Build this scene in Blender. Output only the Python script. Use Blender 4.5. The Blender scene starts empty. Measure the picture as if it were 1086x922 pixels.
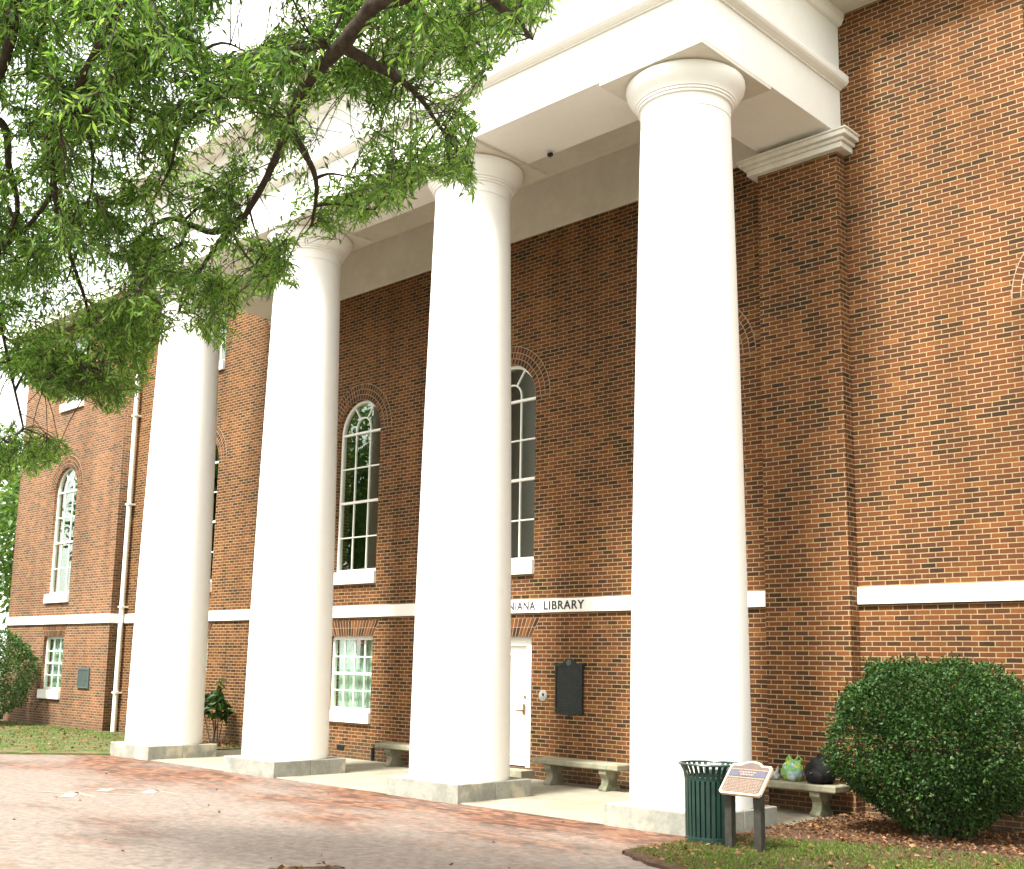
import bpy, math, random
import numpy as np
from mathutils import Vector, Matrix
random.seed(7); rng = np.random.default_rng(7)
R = math.radians
S = bpy.context.scene
C = S.collection

# ------------------------------------------------------------------ camera
CAM = np.array([8.2933659, -14.70359391, 1.85])
RT = np.array([0.71232027, 0.7015616, 0.02027712])
UP = np.array([0.09909818, -0.12913524, 0.98666288])
FW = np.array([-0.69482328, 0.70081054, 0.16150912])
FPX, PPX, PPY = 1211.77, 520.0, 510.0
cd = bpy.data.cameras.new('camera'); co = bpy.data.objects.new('camera', cd); C.objects.link(co)
M = Matrix(((RT[0], UP[0], -FW[0], CAM[0]), (RT[1], UP[1], -FW[1], CAM[1]), (RT[2], UP[2], -FW[2], CAM[2]), (0, 0, 0, 1)))
co.matrix_world = M
cd.sensor_fit = 'HORIZONTAL'; cd.sensor_width = 36
cd.lens = FPX * 36 / 1086
cd.shift_x = (543 - PPX) / 1086; cd.shift_y = (PPY - 461) / 1086
cd.clip_start = .1; cd.clip_end = 2000
S.camera = co

# ------------------------------------------------------------------ light
SUN_DIR = Vector((0.04, -0.76, 1.18)).normalized()       # towards the sun: in front of the facade
EL = math.asin(SUN_DIR.z); AZ = math.atan2(SUN_DIR.x, SUN_DIR.y)
w = bpy.data.worlds.new('World'); S.world = w; w.use_nodes = True
nt = w.node_tree
sky = nt.nodes.new('ShaderNodeTexSky'); sky.sky_type = 'NISHITA'; sky.sun_disc = False
sky.sun_elevation = EL; sky.sun_rotation = AZ
sky.air_density = 0.7; sky.dust_density = 7.0; sky.ozone_density = 0.3
bgn = nt.nodes['Background']; bgn.inputs['Strength'].default_value = 0.15
# thin bright overcast: the sky colour is veiled by an even white cloud layer
veil = nt.nodes.new('ShaderNodeMix'); veil.data_type = 'RGBA'; veil.inputs[0].default_value = .78
veil.inputs[7].default_value = (6.5, 6.6, 6.15, 1)
nt.links.new(sky.outputs[0], veil.inputs[6]); nt.links.new(veil.outputs[2], bgn.inputs[0])
sl = bpy.data.lights.new('sun', 'SUN'); sl.energy = 3.2; sl.angle = R(10); sl.color = (1, .985, .91)
so = bpy.data.objects.new('sun', sl); C.objects.link(so)
so.rotation_euler = SUN_DIR.to_track_quat('Z', 'Y').to_euler()
S.view_settings.view_transform = 'Standard'; S.view_settings.look = 'None'
S.view_settings.gamma = 1; S.view_settings.exposure = 1.75
S.view_settings.use_curve_mapping = False
S.cycles.max_bounces = 8; S.cycles.transparent_max_bounces = 12

# ------------------------------------------------------------------ node helpers
class N:
    def __init__(s, name):
        s.m = bpy.data.materials.new(name); s.m.use_nodes = True
        s.t = s.m.node_tree; s.b = s.t.nodes['Principled BSDF']; s.out = s.t.nodes['Material Output']
    def n(s, typ, **kw):
        x = s.t.nodes.new(typ)
        for k, v in kw.items(): setattr(x, k, v)
        return x
    def lk(s, a, b): s.t.links.new(a, b)
    def put(s, sock, v):
        if isinstance(v, bpy.types.NodeSocket): s.lk(v, sock)
        else: sock.default_value = v
    def math(s, op, a, b=None, c=None):
        x = s.n('ShaderNodeMath', operation=op)
        s.put(x.inputs[0], a)
        if b is not None: s.put(x.inputs[1], b)
        if c is not None: s.put(x.inputs[2], c)
        return x.outputs[0]
    def mix(s, f, a, b, mode='MIX'):
        x = s.n('ShaderNodeMix', data_type='RGBA', blend_type=mode)
        s.put(x.inputs[0], f); s.put(x.inputs[6], a if not isinstance(a, tuple) else (*a[:3], 1)); s.put(x.inputs[7], b if not isinstance(b, tuple) else (*b[:3], 1))
        return x.outputs[2]
    def ramp(s, f, stops, interp='LINEAR'):
        x = s.n('ShaderNodeValToRGB'); cr = x.color_ramp; cr.interpolation = interp
        while len(cr.elements) < len(stops): cr.elements.new(.5)
        for e, (p, c) in zip(cr.elements, stops): e.position = p; e.color = (*c, 1)
        s.lk(f, x.inputs[0]); return x.outputs[0]
    def noise(s, scale, detail=3, rough=.55, vec=None, out=0):
        x = s.n('ShaderNodeTexNoise'); x.inputs['Scale'].default_value = scale
        x.inputs['Detail'].default_value = detail; x.inputs['Roughness'].default_value = rough
        if vec is not None: s.lk(vec, x.inputs['Vector'])
        return x.outputs[out]
    def obj(s): return s.n('ShaderNodeTexCoord').outputs['Object']
    def sepxyz(s, v):
        x = s.n('ShaderNodeSeparateXYZ'); s.lk(v, x.inputs[0]); return x.outputs
    def step(s, v, lo, hi):
        x = s.n('ShaderNodeMapRange', interpolation_type='SMOOTHSTEP'); s.lk(v, x.inputs[0])
        x.inputs[1].default_value = lo; x.inputs[2].default_value = hi; return x.outputs[0]
    def bump(s, h, strength, dist):
        x = s.n('ShaderNodeBump'); x.inputs['Strength'].default_value = strength; x.inputs['Distance'].default_value = dist
        s.lk(h, x.inputs['Height']); s.lk(x.outputs[0], s.b.inputs['Normal'])
    def fin(s, col, rough=.7, spec=.3):
        s.put(s.b.inputs['Base Color'], col if not isinstance(col, tuple) else (*col[:3], 1))
        s.put(s.b.inputs['Roughness'], rough); s.b.inputs['Specular IOR Level'].default_value = spec
        return s.m

RED = [(0, (.034, .020, .012)), (.12, (.058, .028, .014)), (.30, (.095, .037, .018)), (.64, (.142, .050, .018)), (.88, (.180, .068, .022)), (1, (.24, .095, .036))]
RED = [(p, (c[0] * .93, c[1] * .90, c[2] * .80)) for p, c in RED]
def brick_mat(name, c=.0678, L=.2034, m=.0125, ramp=RED, mortar=(.39, .29, .155), floor=False, rough=.85, wash=0.0):
    k = N(name); P = k.obj(); x, y, z = k.sepxyz(P)
    if floor: u, h = x, y
    else:
        g = k.n('ShaderNodeNewGeometry'); nx = k.sepxyz(g.outputs['Normal'])[0]
        f = k.math('GREATER_THAN', k.math('ABSOLUTE', nx), .6)
        u = k.math('ADD', k.math('MULTIPLY', y, f), k.math('MULTIPLY', x, k.math('SUBTRACT', 1.0, f))); h = z
    # slightly wandering courses
    wob = k.noise(1.7, 2, vec=P); h = k.math('ADD', h, k.math('MULTIPLY', k.math('SUBTRACT', wob, .5), .012))
    r = k.math('DIVIDE', k.math('ADD', h, 40.0), c); row = k.math('FLOOR', r)
    jit = k.n('ShaderNodeTexWhiteNoise', noise_dimensions='1D'); k.lk(row, jit.inputs['W'])
    u2 = k.math('ADD', k.math('DIVIDE', k.math('ADD', u, 80.0), L), k.math('ADD', k.math('MULTIPLY', k.math('MODULO', row, 2.0), .5), k.math('MULTIPLY', jit.outputs[0], .12)))
    col = k.math('FLOOR', u2)
    fu = k.math('MULTIPLY', k.math('FRACT', u2), L); fw = k.math('MULTIPLY', k.math('FRACT', r), c)
    du = k.math('MINIMUM', fu, k.math('SUBTRACT', L, fu)); dw = k.math('MINIMUM', fw, k.math('SUBTRACT', c, fw))
    d = k.math('MINIMUM', du, dw)
    d = k.math('ADD', d, k.math('MULTIPLY', k.math('SUBTRACT', k.noise(60, 2, vec=P), .5), .004))
    mask = k.step(d, m / 2 - .0015, m / 2 + .002)
    cv = k.n('ShaderNodeCombineXYZ'); k.lk(col, cv.inputs[0]); k.lk(row, cv.inputs[1])
    wn = k.n('ShaderNodeTexWhiteNoise', noise_dimensions='3D'); k.lk(cv.outputs[0], wn.inputs['Vector'])
    patch = k.noise(.9, 3, vec=P)
    val = k.math('ADD', k.math('MULTIPLY', wn.outputs[0], .86), k.math('MULTIPLY', k.math('SUBTRACT', patch, .42), .55))
    bc = k.ramp(val, ramp)
    fine = k.noise(45, 4, .7, vec=P)
    bc = k.mix(.55, bc, k.ramp(fine, [(.25, (.55, .55, .55)), (.75, (1.3, 1.3, 1.3))]), 'MULTIPLY')
    mc = k.mix(k.noise(7, 3, vec=P), mortar, tuple(v * .62 for v in mortar))
    colr = k.mix(mask, mc, bc)
    big = k.ramp(k.noise(.35, 4, .6, vec=P), [(.3, (.78, .76, .74)), (.7, (1.12, 1.1, 1.08))])
    colr = k.mix(.8, colr, big, 'MULTIPLY')
    if not floor:
        mp = k.n('ShaderNodeMapping'); mp.inputs['Scale'].default_value = (1.6, 1.6, .12); k.lk(P, mp.inputs[0])
        colr = k.mix(.75, colr, k.ramp(k.noise(1.5, 5, .6, vec=mp.outputs[0]), [(.32, (.68, .66, .64)), (.55, (1.0, 1.0, 1.0)), (.75, (1.10, 1.08, 1.04))]), 'MULTIPLY')
        low = k.step(k.math('ADD', z, k.math('MULTIPLY', k.noise(2.0, 3, vec=P), .5)), .15, .85)
        colr = k.mix(low, k.mix(.5, colr, (.085, .065, .042)), colr)
    if wash: colr = k.mix(wash, colr, (.62, .55, .47))
    k.bump(k.math('ADD', mask, k.math('MULTIPLY', fine, .25)), .55, .008)
    return k.fin(colr, rough, .2)
M_brick = brick_mat('red_brick')
M_brickw = brick_mat('flare_paled_brick', ramp=[(p, (c[0] * 1.25 + .03, c[1] * 1.2 + .026, c[2] * 1.2 + .022)) for p, c in RED], mortar=(.42, .33, .21))  # left wing: pale wash of haze and flare put into brick and mortar colours
M_pave = brick_mat('paving_brick', c=.102, L=.205, m=.010,
    ramp=[(0, (.055, .032, .023)), (.3, (.13, .062, .040)), (.7, (.195, .090, .055)), (1, (.24, .14, .095))], mortar=(.085, .070, .052), floor=True, rough=.8)
# grey dusty wear on the brick walk
k = N('x'); bpy.data.materials.remove(k.m)
def wear_paving(m):
    t = m.node_tree; b = t.nodes['Principled BSDF']; src = b.inputs['Base Color'].links[0].from_socket
    tc = t.nodes.new('ShaderNodeTexCoord'); mp = t.nodes.new('ShaderNodeMapping'); mp.inputs['Scale'].default_value = (.30, .55, 1)
    t.links.new(tc.outputs['Object'], mp.inputs[0])
    n = t.nodes.new('ShaderNodeTexNoise'); n.inputs['Scale'].default_value = 1.3; n.inputs['Detail'].default_value = 5
    t.links.new(mp.outputs[0], n.inputs['Vector'])
    r = t.nodes.new('ShaderNodeMapRange'); r.inputs[1].default_value = .36; r.inputs[2].default_value = .62; r.inputs[4].default_value = .8
    sp = t.nodes.new('ShaderNodeSeparateXYZ'); t.links.new(tc.outputs['Object'], sp.inputs[0])
    bd = t.nodes.new('ShaderNodeMapRange'); bd.inputs[1].default_value = -6.6; bd.inputs[2].default_value = -4.2; bd.inputs[3].default_value = .14; bd.inputs[4].default_value = -.12
    t.links.new(sp.outputs[1], bd.inputs[0]); ad = t.nodes.new('ShaderNodeMath'); t.links.new(n.outputs[0], ad.inputs[0]); t.links.new(bd.outputs[0], ad.inputs[1])
    t.links.new(ad.outputs[0], r.inputs[0])
    mx = t.nodes.new('ShaderNodeMix'); mx.data_type = 'RGBA'; mx.inputs[7].default_value = (.200, .170, .148, 1)
    t.links.new(r.outputs[0], mx.inputs[0]); t.links.new(src, mx.inputs[6])
    g = t.nodes.new('ShaderNodeTexNoise'); g.inputs['Scale'].default_value = 9; g.inputs['Detail'].default_value = 6; g.inputs['Roughness'].default_value = .75
    t.links.new(tc.outputs['Object'], g.inputs['Vector'])
    gr = t.nodes.new('ShaderNodeValToRGB'); e = gr.color_ramp.elements; e[0].position = .34; e[0].color = (.55, .55, .55, 1); e[1].position = .68; e[1].color = (1.38, 1.38, 1.38, 1)
    t.links.new(g.outputs[0], gr.inputs[0])
    m2 = t.nodes.new('ShaderNodeMix'); m2.data_type = 'RGBA'; m2.blend_type = 'MULTIPLY'; m2.inputs[0].default_value = .8
    t.links.new(mx.outputs[2], m2.inputs[6]); t.links.new(gr.outputs[0], m2.inputs[7]); t.links.new(m2.outputs[2], b.inputs['Base Color'])
wear_paving(M_pave)

def voussoir_mat():
    k = N('arch_brick'); g = k.n('ShaderNodeNewGeometry')
    bc = k.ramp(g.outputs['Random Per Island'], [(p, tuple(v * .8 for v in c)) for p, c in RED])
    f = k.noise(45, 4, .7, vec=k.obj())
    bc = k.mix(.5, bc, k.ramp(f, [(.25, (.6, .6, .6)), (.75, (1.25, 1.25, 1.25))]), 'MULTIPLY')
    k.bump(f, .3, .004); return k.fin(bc, .85, .2)
M_vous = voussoir_mat()
def mottled(name, a, b, scale=8, rough=.8, bump=.2, dist=.004, spec=.25, stain=None, grain=.35):
    k = N(name); P = k.obj()
    c = k.mix(k.step(k.noise(scale, 5, .65, vec=P), .35, .65), a, b)
    f = k.noise(scale * 9, 3, .6, vec=P)
    c = k.mix(grain, c, k.ramp(f, [(.3, (.7, .7, .7)), (.7, (1.2, 1.2, 1.2))]), 'MULTIPLY')
    if stain:
        c = k.mix(k.step(k.noise(stain[1], 4, .6, vec=P), stain[2], stain[2] + .13), c, stain[0])
    k.bump(f, bump, dist); return k.fin(c, rough, spec)
M_mortar = mottled('mortar', (.36, .28, .18), (.27, .21, .14), 12)
M_white = mottled('white_paint', (.82, .81, .77), (.80, .785, .745), 1.6, .5, .05, .003, .35, grain=.08)
M_col = mottled('column_stucco', (.84, .83, .80), (.83, .815, .785), .7, .6, .06, .002, .3, grain=.06)
M_trim = mottled('cream_trim', (.70, .67, .60), (.60, .575, .51), 2.2, .6, .06, .003, grain=.15)
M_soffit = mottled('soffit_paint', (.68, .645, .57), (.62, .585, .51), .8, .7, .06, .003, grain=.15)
M_granite = mottled('plinth_stone', (.29, .285, .245), (.21, .207, .18), 3.2, .85, .3, .006, stain=((.42, .38, .29), 1.5, .52))
M_conc = mottled('concrete', (.30, .275, .21), (.24, .22, .165), 1.2, .9, .25, .004, stain=((.17, .155, .115), .8, .55))
M_bench = mottled('cast_stone', (.30, .28, .20), (.21, .20, .14), 4, .9, .35, .006, stain=((.12, .125, .08), 2.5, .56))
M_bronze = mottled('bronze_patina', (.010, .014, .013), (.018, .026, .024), 14, .6, .2, .003, .3)
M_verd = mottled('verdigris', (.050, .066, .066), (.062, .082, .082), 10, .55, .15, .003, .4)
M_verdlite = mottled('pale_verdigris', (.09, .115, .11), (.075, .095, .09), 10, .6)
M_canG = mottled('green_powder_coat', (.009, .036, .026), (.006, .024, .018), 6, .38, .05, .001, .5)
M_canIn = mottled('black_liner', (.008, .010, .009), (.012, .014, .012), 6, .6)
M_post = mottled('sign_post_paint', (.030, .028, .022), (.045, .042, .032), 10, .55)
M_gold = mottled('sign_border', (.75, .58, .38), (.68, .50, .32), 10, .45, .05, .001, .4)
M_signbg = mottled('sign_face', (.13, .095, .085), (.105, .08, .07), 10, .65, spec=.15)
M_signhi = mottled('sign_lettering', (.30, .21, .155), (.26, .18, .13), 20, .6)
M_signbl = mottled('sign_blue_band', (.09, .085, .12), (.07, .07, .10), 20, .5)
M_dark = mottled('black_metal', (.012, .012, .012), (.02, .02, .02), 10, .5)
M_grey = mottled('grey_metal', (.32, .31, .28), (.25, .24, .22), 20, .45)
M_brass = N('brass').fin((.16, .10, .045), .4, .4)
M_bag = mottled('black_fabric', (.003, .003, .003), (.006, .006, .006), 12, .7, .4, .01)
M_letter = N('letter_paint').fin((.045, .045, .05), .6, .2)
M_lead = mottled('downpipe_paint', (.78, .78, .70), (.72, .72, .64), 3, .5, .04, .002)
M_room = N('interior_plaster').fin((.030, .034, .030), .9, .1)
M_drape = mottled('drape_fabric', (.52, .62, .585), (.30, .40, .37), 7, .9)
M_redbow = N('red_ribbon').fin((.45, .01, .012), .5, .3)
M_wreath = mottled('fir_green', (.008, .028, .017), (.015, .04, .023), 30, .8)
M_paint = mottled('faded_white_paint', (.30, .275, .23), (.25, .225, .185), 9, .85)
M_roof = mottled('roof_metal', (.10, .10, .10), (.14, .14, .13), 2, .6)
M_soil = mottled('mulch', (.065, .038, .024), (.12, .068, .04), 14, .95, .9, .03, stain=((.20, .11, .062), 20, .6))
M_turf = mottled('turf_soil', (.10, .085, .038), (.15, .115, .06), 6, .95, .8, .02, stain=((.055, .095, .018), 2.2, .43))
M_far = mottled('far_ground', (.07, .08, .035), (.10, .10, .05), .5, .95)
M_bark = mottled('bark', (.085, .066, .050), (.045, .034, .026), 22, .95, .9, .012)

def glass_mat():
    k = N('window_glass'); t = k.t
    tr = k.n('ShaderNodeBsdfTransparent'); tr.inputs[0].default_value = (.90, .97, .91, 1)
    gl = k.n('ShaderNodeBsdfGlossy'); gl.inputs['Roughness'].default_value = .015; gl.inputs[0].default_value = (.95, 1, .95, 1)
    b = k.n('ShaderNodeBump'); b.inputs['Strength'].default_value = .05; b.inputs['Distance'].default_value = .004
    k.lk(k.noise(2.2, 2, vec=k.obj()), b.inputs['Height']); k.lk(b.outputs[0], gl.inputs['Normal'])
    fr = k.n('ShaderNodeLayerWeight'); fr.inputs[0].default_value = .5; sch = k.math('ADD', k.math('MULTIPLY', k.math('POWER', fr.outputs[1], 4.0), .9), .11)
    mx = k.n('ShaderNodeMixShader'); k.lk(sch, mx.inputs[0]); k.lk(tr.outputs[0], mx.inputs[1]); k.lk(gl.outputs[0], mx.inputs[2])
    k.lk(mx.outputs[0], k.out.inputs[0]); t.nodes.remove(k.b); return k.m
M_glass = glass_mat()
def leaf_mat(name, stops, trans=.4, gloss=.25, spec=.35):
    k = N(name); g = k.n('ShaderNodeNewGeometry')
    c = k.ramp(g.outputs['Random Per Island'], stops)
    k.put(k.b.inputs['Base Color'], c); k.b.inputs['Roughness'].default_value = .45; k.b.inputs['Specular IOR Level'].default_value = spec
    tl = k.n('ShaderNodeBsdfTranslucent'); k.lk(k.mix(1.0, c, (1.5, 1.45, .7), 'MULTIPLY'), tl.inputs[0])
    mx = k.n('ShaderNodeMixShader'); mx.inputs[0].default_value = trans
    k.lk(k.b.outputs[0], mx.inputs[1]); k.lk(tl.outputs[0], mx.inputs[2]); k.lk(mx.outputs[0], k.out.inputs[0]); return k.m
M_oak = leaf_mat('oak_leaf', [(0, (.055, .125, .034)), (.4, (.105, .215, .052)), (.75, (.165, .29, .074)), (1, (.25, .36, .12))], .65)
M_holly = leaf_mat('shrub_leaf', [(0, (.012, .034, .009)), (.5, (.022, .056, .012)), (.85, (.040, .088, .018)), (1, (.075, .125, .03))], .2, spec=.2)
M_hedge = leaf_mat('hedge_leaf', [(0, (.02, .06, .016)), (.6, (.04, .10, .022)), (1, (.10, .17, .035))], .3)
M_fartree = leaf_mat('far_leaf', [(0, (.055, .115, .032)), (.6, (.09, .17, .045)), (1, (.15, .22, .07))], .5)
M_grass = leaf_mat('grass_blade', [(0, (.05, .10, .014)), (.55, (.085, .155, .022)), (.85, (.13, .18, .035)), (1, (.20, .17, .065))], .3, spec=.15)
M_litter = leaf_mat('dead_leaf', [(0, (.06, .03, .017)), (.5, (.13, .065, .032)), (.85, (.22, .115, .055)), (1, (.28, .16, .085))], .15, spec=.1)

# ------------------------------------------------------------------ mesh helpers
class B:
    def __init__(s): s.v = []; s.f = []; s.sm = []
    def add(s, vs, fs, smooth=False):
        o = len(s.v); s.v += [tuple(map(float, p)) for p in vs]; s.f += [[i + o for i in f] for f in fs]; s.sm += [smooth] * len(fs); return s
    def box(s, x0, x1, y0, y1, z0, z1):
        return s.add([(x0, y0, z0), (x1, y0, z0), (x1, y1, z0), (x0, y1, z0), (x0, y0, z1), (x1, y0, z1), (x1, y1, z1), (x0, y1, z1)],
                     [[0, 3, 2, 1], [4, 5, 6, 7], [0, 1, 5, 4], [1, 2, 6, 5], [2, 3, 7, 6], [3, 0, 4, 7]])
    def prism(s, poly, y0, y1):
        """poly: (x, z) anticlockwise seen from -y"""
        n = len(poly)
        vs = [(x, y0, z) for x, z in poly] + [(x, y1, z) for x, z in poly]
        return s.add(vs, [list(range(n)), list(range(2 * n - 1, n - 1, -1))] + [[i, i + n, (i + 1) % n + n, (i + 1) % n] for i in range(n)])
    def slab(s, poly, z0, z1):
        n = len(poly)
        vs = [(x, y, z1) for x, y in poly] + [(x, y, z0) for x, y in poly]
        return s.add(vs, [list(range(n)), list(range(2 * n - 1, n - 1, -1))] + [[i, i + n, (i + 1) % n + n, (i + 1) % n][::-1] for i in range(n)])
    def strip(s, outer, inner, y0, y1):
        """flat moulding following a path, between two (x, z) polylines"""
        n = len(outer)
        vs = [(x, y0, z) for x, z in outer] + [(x, y0, z) for x, z in inner] + [(x, y1, z) for x, z in outer] + [(x, y1, z) for x, z in inner]
        fs = []
        for i in range(n - 1):
            fs += [[i, i + 1, n + i + 1, n + i], [2 * n + i, 3 * n + i, 3 * n + i + 1, 2 * n + i + 1],
                   [i, 2 * n + i, 2 * n + i + 1, i + 1], [n + i, n + i + 1, 3 * n + i + 1, 3 * n + i]]
        fs += [[0, n, 3 * n, 2 * n], [n - 1, 3 * n - 1, 4 * n - 1, 2 * n - 1]]
        return s.add(vs, fs)
    def bar(s, p, q, wd, y0, y1):
        (x0, z0), (x1, z1) = p, q; L = math.hypot(x1 - x0, z1 - z0); nx, nz = -(z1 - z0) / L * wd / 2, (x1 - x0) / L * wd / 2
        return s.prism([(x0 - nx, z0 - nz), (x1 - nx, z1 - nz), (x1 + nx, z1 + nz), (x0 + nx, z0 + nz)], y0, y1)
    def lathe(s, prof, cx, cy, n=48, cap=True):
        vs = []; fs = []
        for r, z in prof:
            for i in range(n): a = 2 * math.pi * i / n; vs.append((cx + r * math.cos(a), cy + r * math.sin(a), z))
        for j in range(len(prof) - 1):
            for i in range(n): k = (i + 1) % n; fs.append([j * n + i, j * n + k, (j + 1) * n + k, (j + 1) * n + i])
        s.add(vs, fs, True)
        if cap:
            m = (len(prof) - 1) * n
            s.add(vs[:n], [list(range(n))[::-1]]); s.add(vs[m:], [list(range(n))])
        return s
    def tube(s, pts, rad, n=8):
        pts = [Vector(p) for p in pts]; vs = []; fs = []
        ref = Vector((.31, .52, .79))
        for i, p in enumerate(pts):
            t = (pts[min(i + 1, len(pts) - 1)] - pts[max(i - 1, 0)]).normalized()
            a = t.cross(ref); a = a.normalized() if a.length > 1e-4 else Vector((1, 0, 0)); b = t.cross(a)
            r = rad[i] if hasattr(rad, '__len__') else rad
            for k in range(n): th = 2 * math.pi * k / n; vs.append(p + a * (r * math.cos(th)) + b * (r * math.sin(th)))
        for j in range(len(pts) - 1):
            for k in range(n): l = (k + 1) % n; fs.append([j * n + k, j * n + l, (j + 1) * n + l, (j + 1) * n + k])
        s.add(vs, fs, True)
        m = (len(pts) - 1) * n
        if n > 3: s.add(vs[:n], [list(range(n))[::-1]]); s.add(vs[m:], [list(range(n))])
        return s
    def build(s, name, mat, parent=None, bevel=0, sharp=35):
        me = bpy.data.meshes.new(name); me.from_pydata(s.v, [], s.f); me.update()
        me.polygons.foreach_set('use_smooth', s.sm)
        if any(s.sm): me.set_sharp_from_angle(angle=R(sharp))
        me.materials.append(mat)
        o = bpy.data.objects.new(name, me); C.objects.link(o)
        if parent is not None: o.parent = parent
        if bevel:
            bv = o.modifiers.new('bevel', 'BEVEL'); bv.width = bevel; bv.segments = 2; bv.limit_method = 'ANGLE'
        return o
def tag(o, label=None, cat=None, group=None, kind=None):
    if label: o['label'] = label
    if cat: o['category'] = cat
    if group: o['group'] = group
    if kind: o['kind'] = kind
    return o
def empty(name, loc=(0, 0, 0)):
    o = bpy.data.objects.new(name, None); C.objects.link(o); o.location = loc; o.empty_display_size = .2; return o
def under(root):
    """children are modelled in world coordinates: cancel the root's own placement"""
    for ch in root.children: ch.matrix_parent_inverse = Matrix.Translation(root.location).inverted()
def sheet(name, outer, holes, y0, y1, mat, parent):
    """wall slab in the XZ plane with real openings"""
    cu = bpy.data.curves.new('tmp', 'CURVE'); cu.dimensions = '2D'; cu.fill_mode = 'BOTH'; cu.extrude = (y1 - y0) / 2
    for poly in [outer] + holes:
        sp = cu.splines.new('POLY'); sp.points.add(len(poly) - 1); sp.use_cyclic_u = True
        for p, (x, z) in zip(sp.points, poly): p.co = (x, z, 0, 1)
    ob = bpy.data.objects.new('tmp', cu); C.objects.link(ob)
    bpy.context.view_layer.update()
    me = bpy.data.meshes.new_from_object(ob.evaluated_get(bpy.context.evaluated_depsgraph_get()))
    bpy.data.objects.remove(ob); bpy.data.curves.remove(cu)
    me.transform(Matrix(((1, 0, 0, 0), (0, 0, -1, (y0 + y1) / 2), (0, 1, 0, 0), (0, 0, 0, 1))))
    me.materials.clear(); me.materials.append(mat); me.name = name
    o = bpy.data.objects.new(name, me); C.objects.link(o); o.parent = parent; return o
def pix(u, v, d): return CAM + d * (FW + RT * (u - PPX) / FPX - UP * (v - PPY) / FPX)
def toimg(P):
    D = np.asarray(P) - CAM; wv = D @ FW
    return PPX + FPX * (D @ RT) / wv, PPY - FPX * (D @ UP) / wv, wv

# ------------------------------------------------------------------ setting
Dc = 2.77
XL, XR = -12.85, .86                 # outer faces of the two pilasters
tag(B().add([(-400, -400, -.03), (400, -400, -.03), (400, 400, -.03), (-400, 400, -.03)], [[0, 1, 2, 3]]).build('ground', M_far), kind='structure')
tag(B().add([(-40, -34, 0), (16, -34, 0), (16, -3.46, 0), (-40, -3.46, 0)], [[0, 1, 2, 3]]).build('brick_paving', M_pave), kind='structure')
tag(B().box(-13.13, .74, -3.455, 0, -.1, .012).build('porch_floor', M_conc, bevel=.006), kind='structure')
def wavy(poly, amp=.04, n=14):
    out = []
    for i, (x, y) in enumerate(poly):
        X, Y = poly[(i + 1) % len(poly)]
        for j in range(n):
            t = j / n; out.append((x + (X - x) * t + random.uniform(-amp, amp) * (j > 0), y + (Y - y) * t + random.uniform(-amp, amp) * (j > 0)))
    return out
bedR = [(.75, -.02), (.78, -3.5), (.74, -5.05), (1.35, -5.45), (4.2, -6.6), (9, -7.5), (13, -7.5), (13, -.02)]
bedL = [(-13.14, -.02), (-13.14, -3.5), (-14.5, -5.15), (-17, -7.0), (-24, -10.4), (-39, -15), (-39, -.02)]
def bed(name, poly, mat, h=.05):
    p = wavy(poly); n = len(p)
    cx, cy = sum(a for a, _ in p) / n, sum(b for _, b in p) / n
    inn = [(x + (cx - x) * .03, y + (cy - y) * .03) for x, y in p]
    b = B(); vs = [(x, y, -.02) for x, y in p] + [(x, y, h * .75) for x, y in p] + [(x, y, h) for x, y in inn]
    fs = [[i, (i + 1) % n, (i + 1) % n + n, i + n] for i in range(n)] + [[i + n, (i + 1) % n + n, (i + 1) % n + 2 * n, i + 2 * n] for i in range(n)] + [list(range(2 * n, 3 * n))]
    if sum(a * d - c * bb for (a, bb), (c, d) in zip(p, p[1:] + p[:1])) < 0: fs = [f[::-1] for f in fs]
    return tag(b.add(vs, fs).build(name, mat), kind='structure')
bed('lawn_bed', bedL, M_turf, .045)
bed('mulch_bed', bedR, M_soil, .045)
bed('planting_bed', [(-.55, -8.50), (-.32, -7.90), (.4, -8.15), (3.0, -9.3), (3.0, -13), (.6, -10.4)], M_soil, .05)
# faded paint strokes on the walk
mk = B()
def stroke(p, q, wd):
    a, b_ = Vector(p), Vector(q); d = (b_ - a).normalized(); nn = Vector((-d.y, d.x)) * wd / 2
    mk.add([(*(a - nn), .004), (*(b_ - nn), .004), (*(b_ + nn), .004), (*(a + nn), .004)], [[0, 1, 2, 3]])
gnd = lambda u, v: (lambda P, dd: tuple((P + dd * (-P[2] / dd[2]))[:2]))(CAM, FW + RT * (u - PPX) / FPX - UP * (v - PPY) / FPX)
for a, b_, wd in (((40, 839.8), (76, 841.5), .05), ((70, 845.8), (78, 840.5), .17), ((79, 840.4), (101, 845.5), .06), ((80, 837.6), (112, 836.6), .045),
                  ((107, 839.6), (116, 836.8), .19), ((108, 842.3), (145, 843.2), .06), ((122, 836.6), (160, 837.0), .045), ((156, 842), (164, 838), .18), ((164, 838.2), (188, 842.5), .05)):
    stroke(gnd(a[0], a[1]), gnd(b_[0], b_[1]), wd)
tag(mk.build('painted_marking', M_paint), kind='structure')

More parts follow.
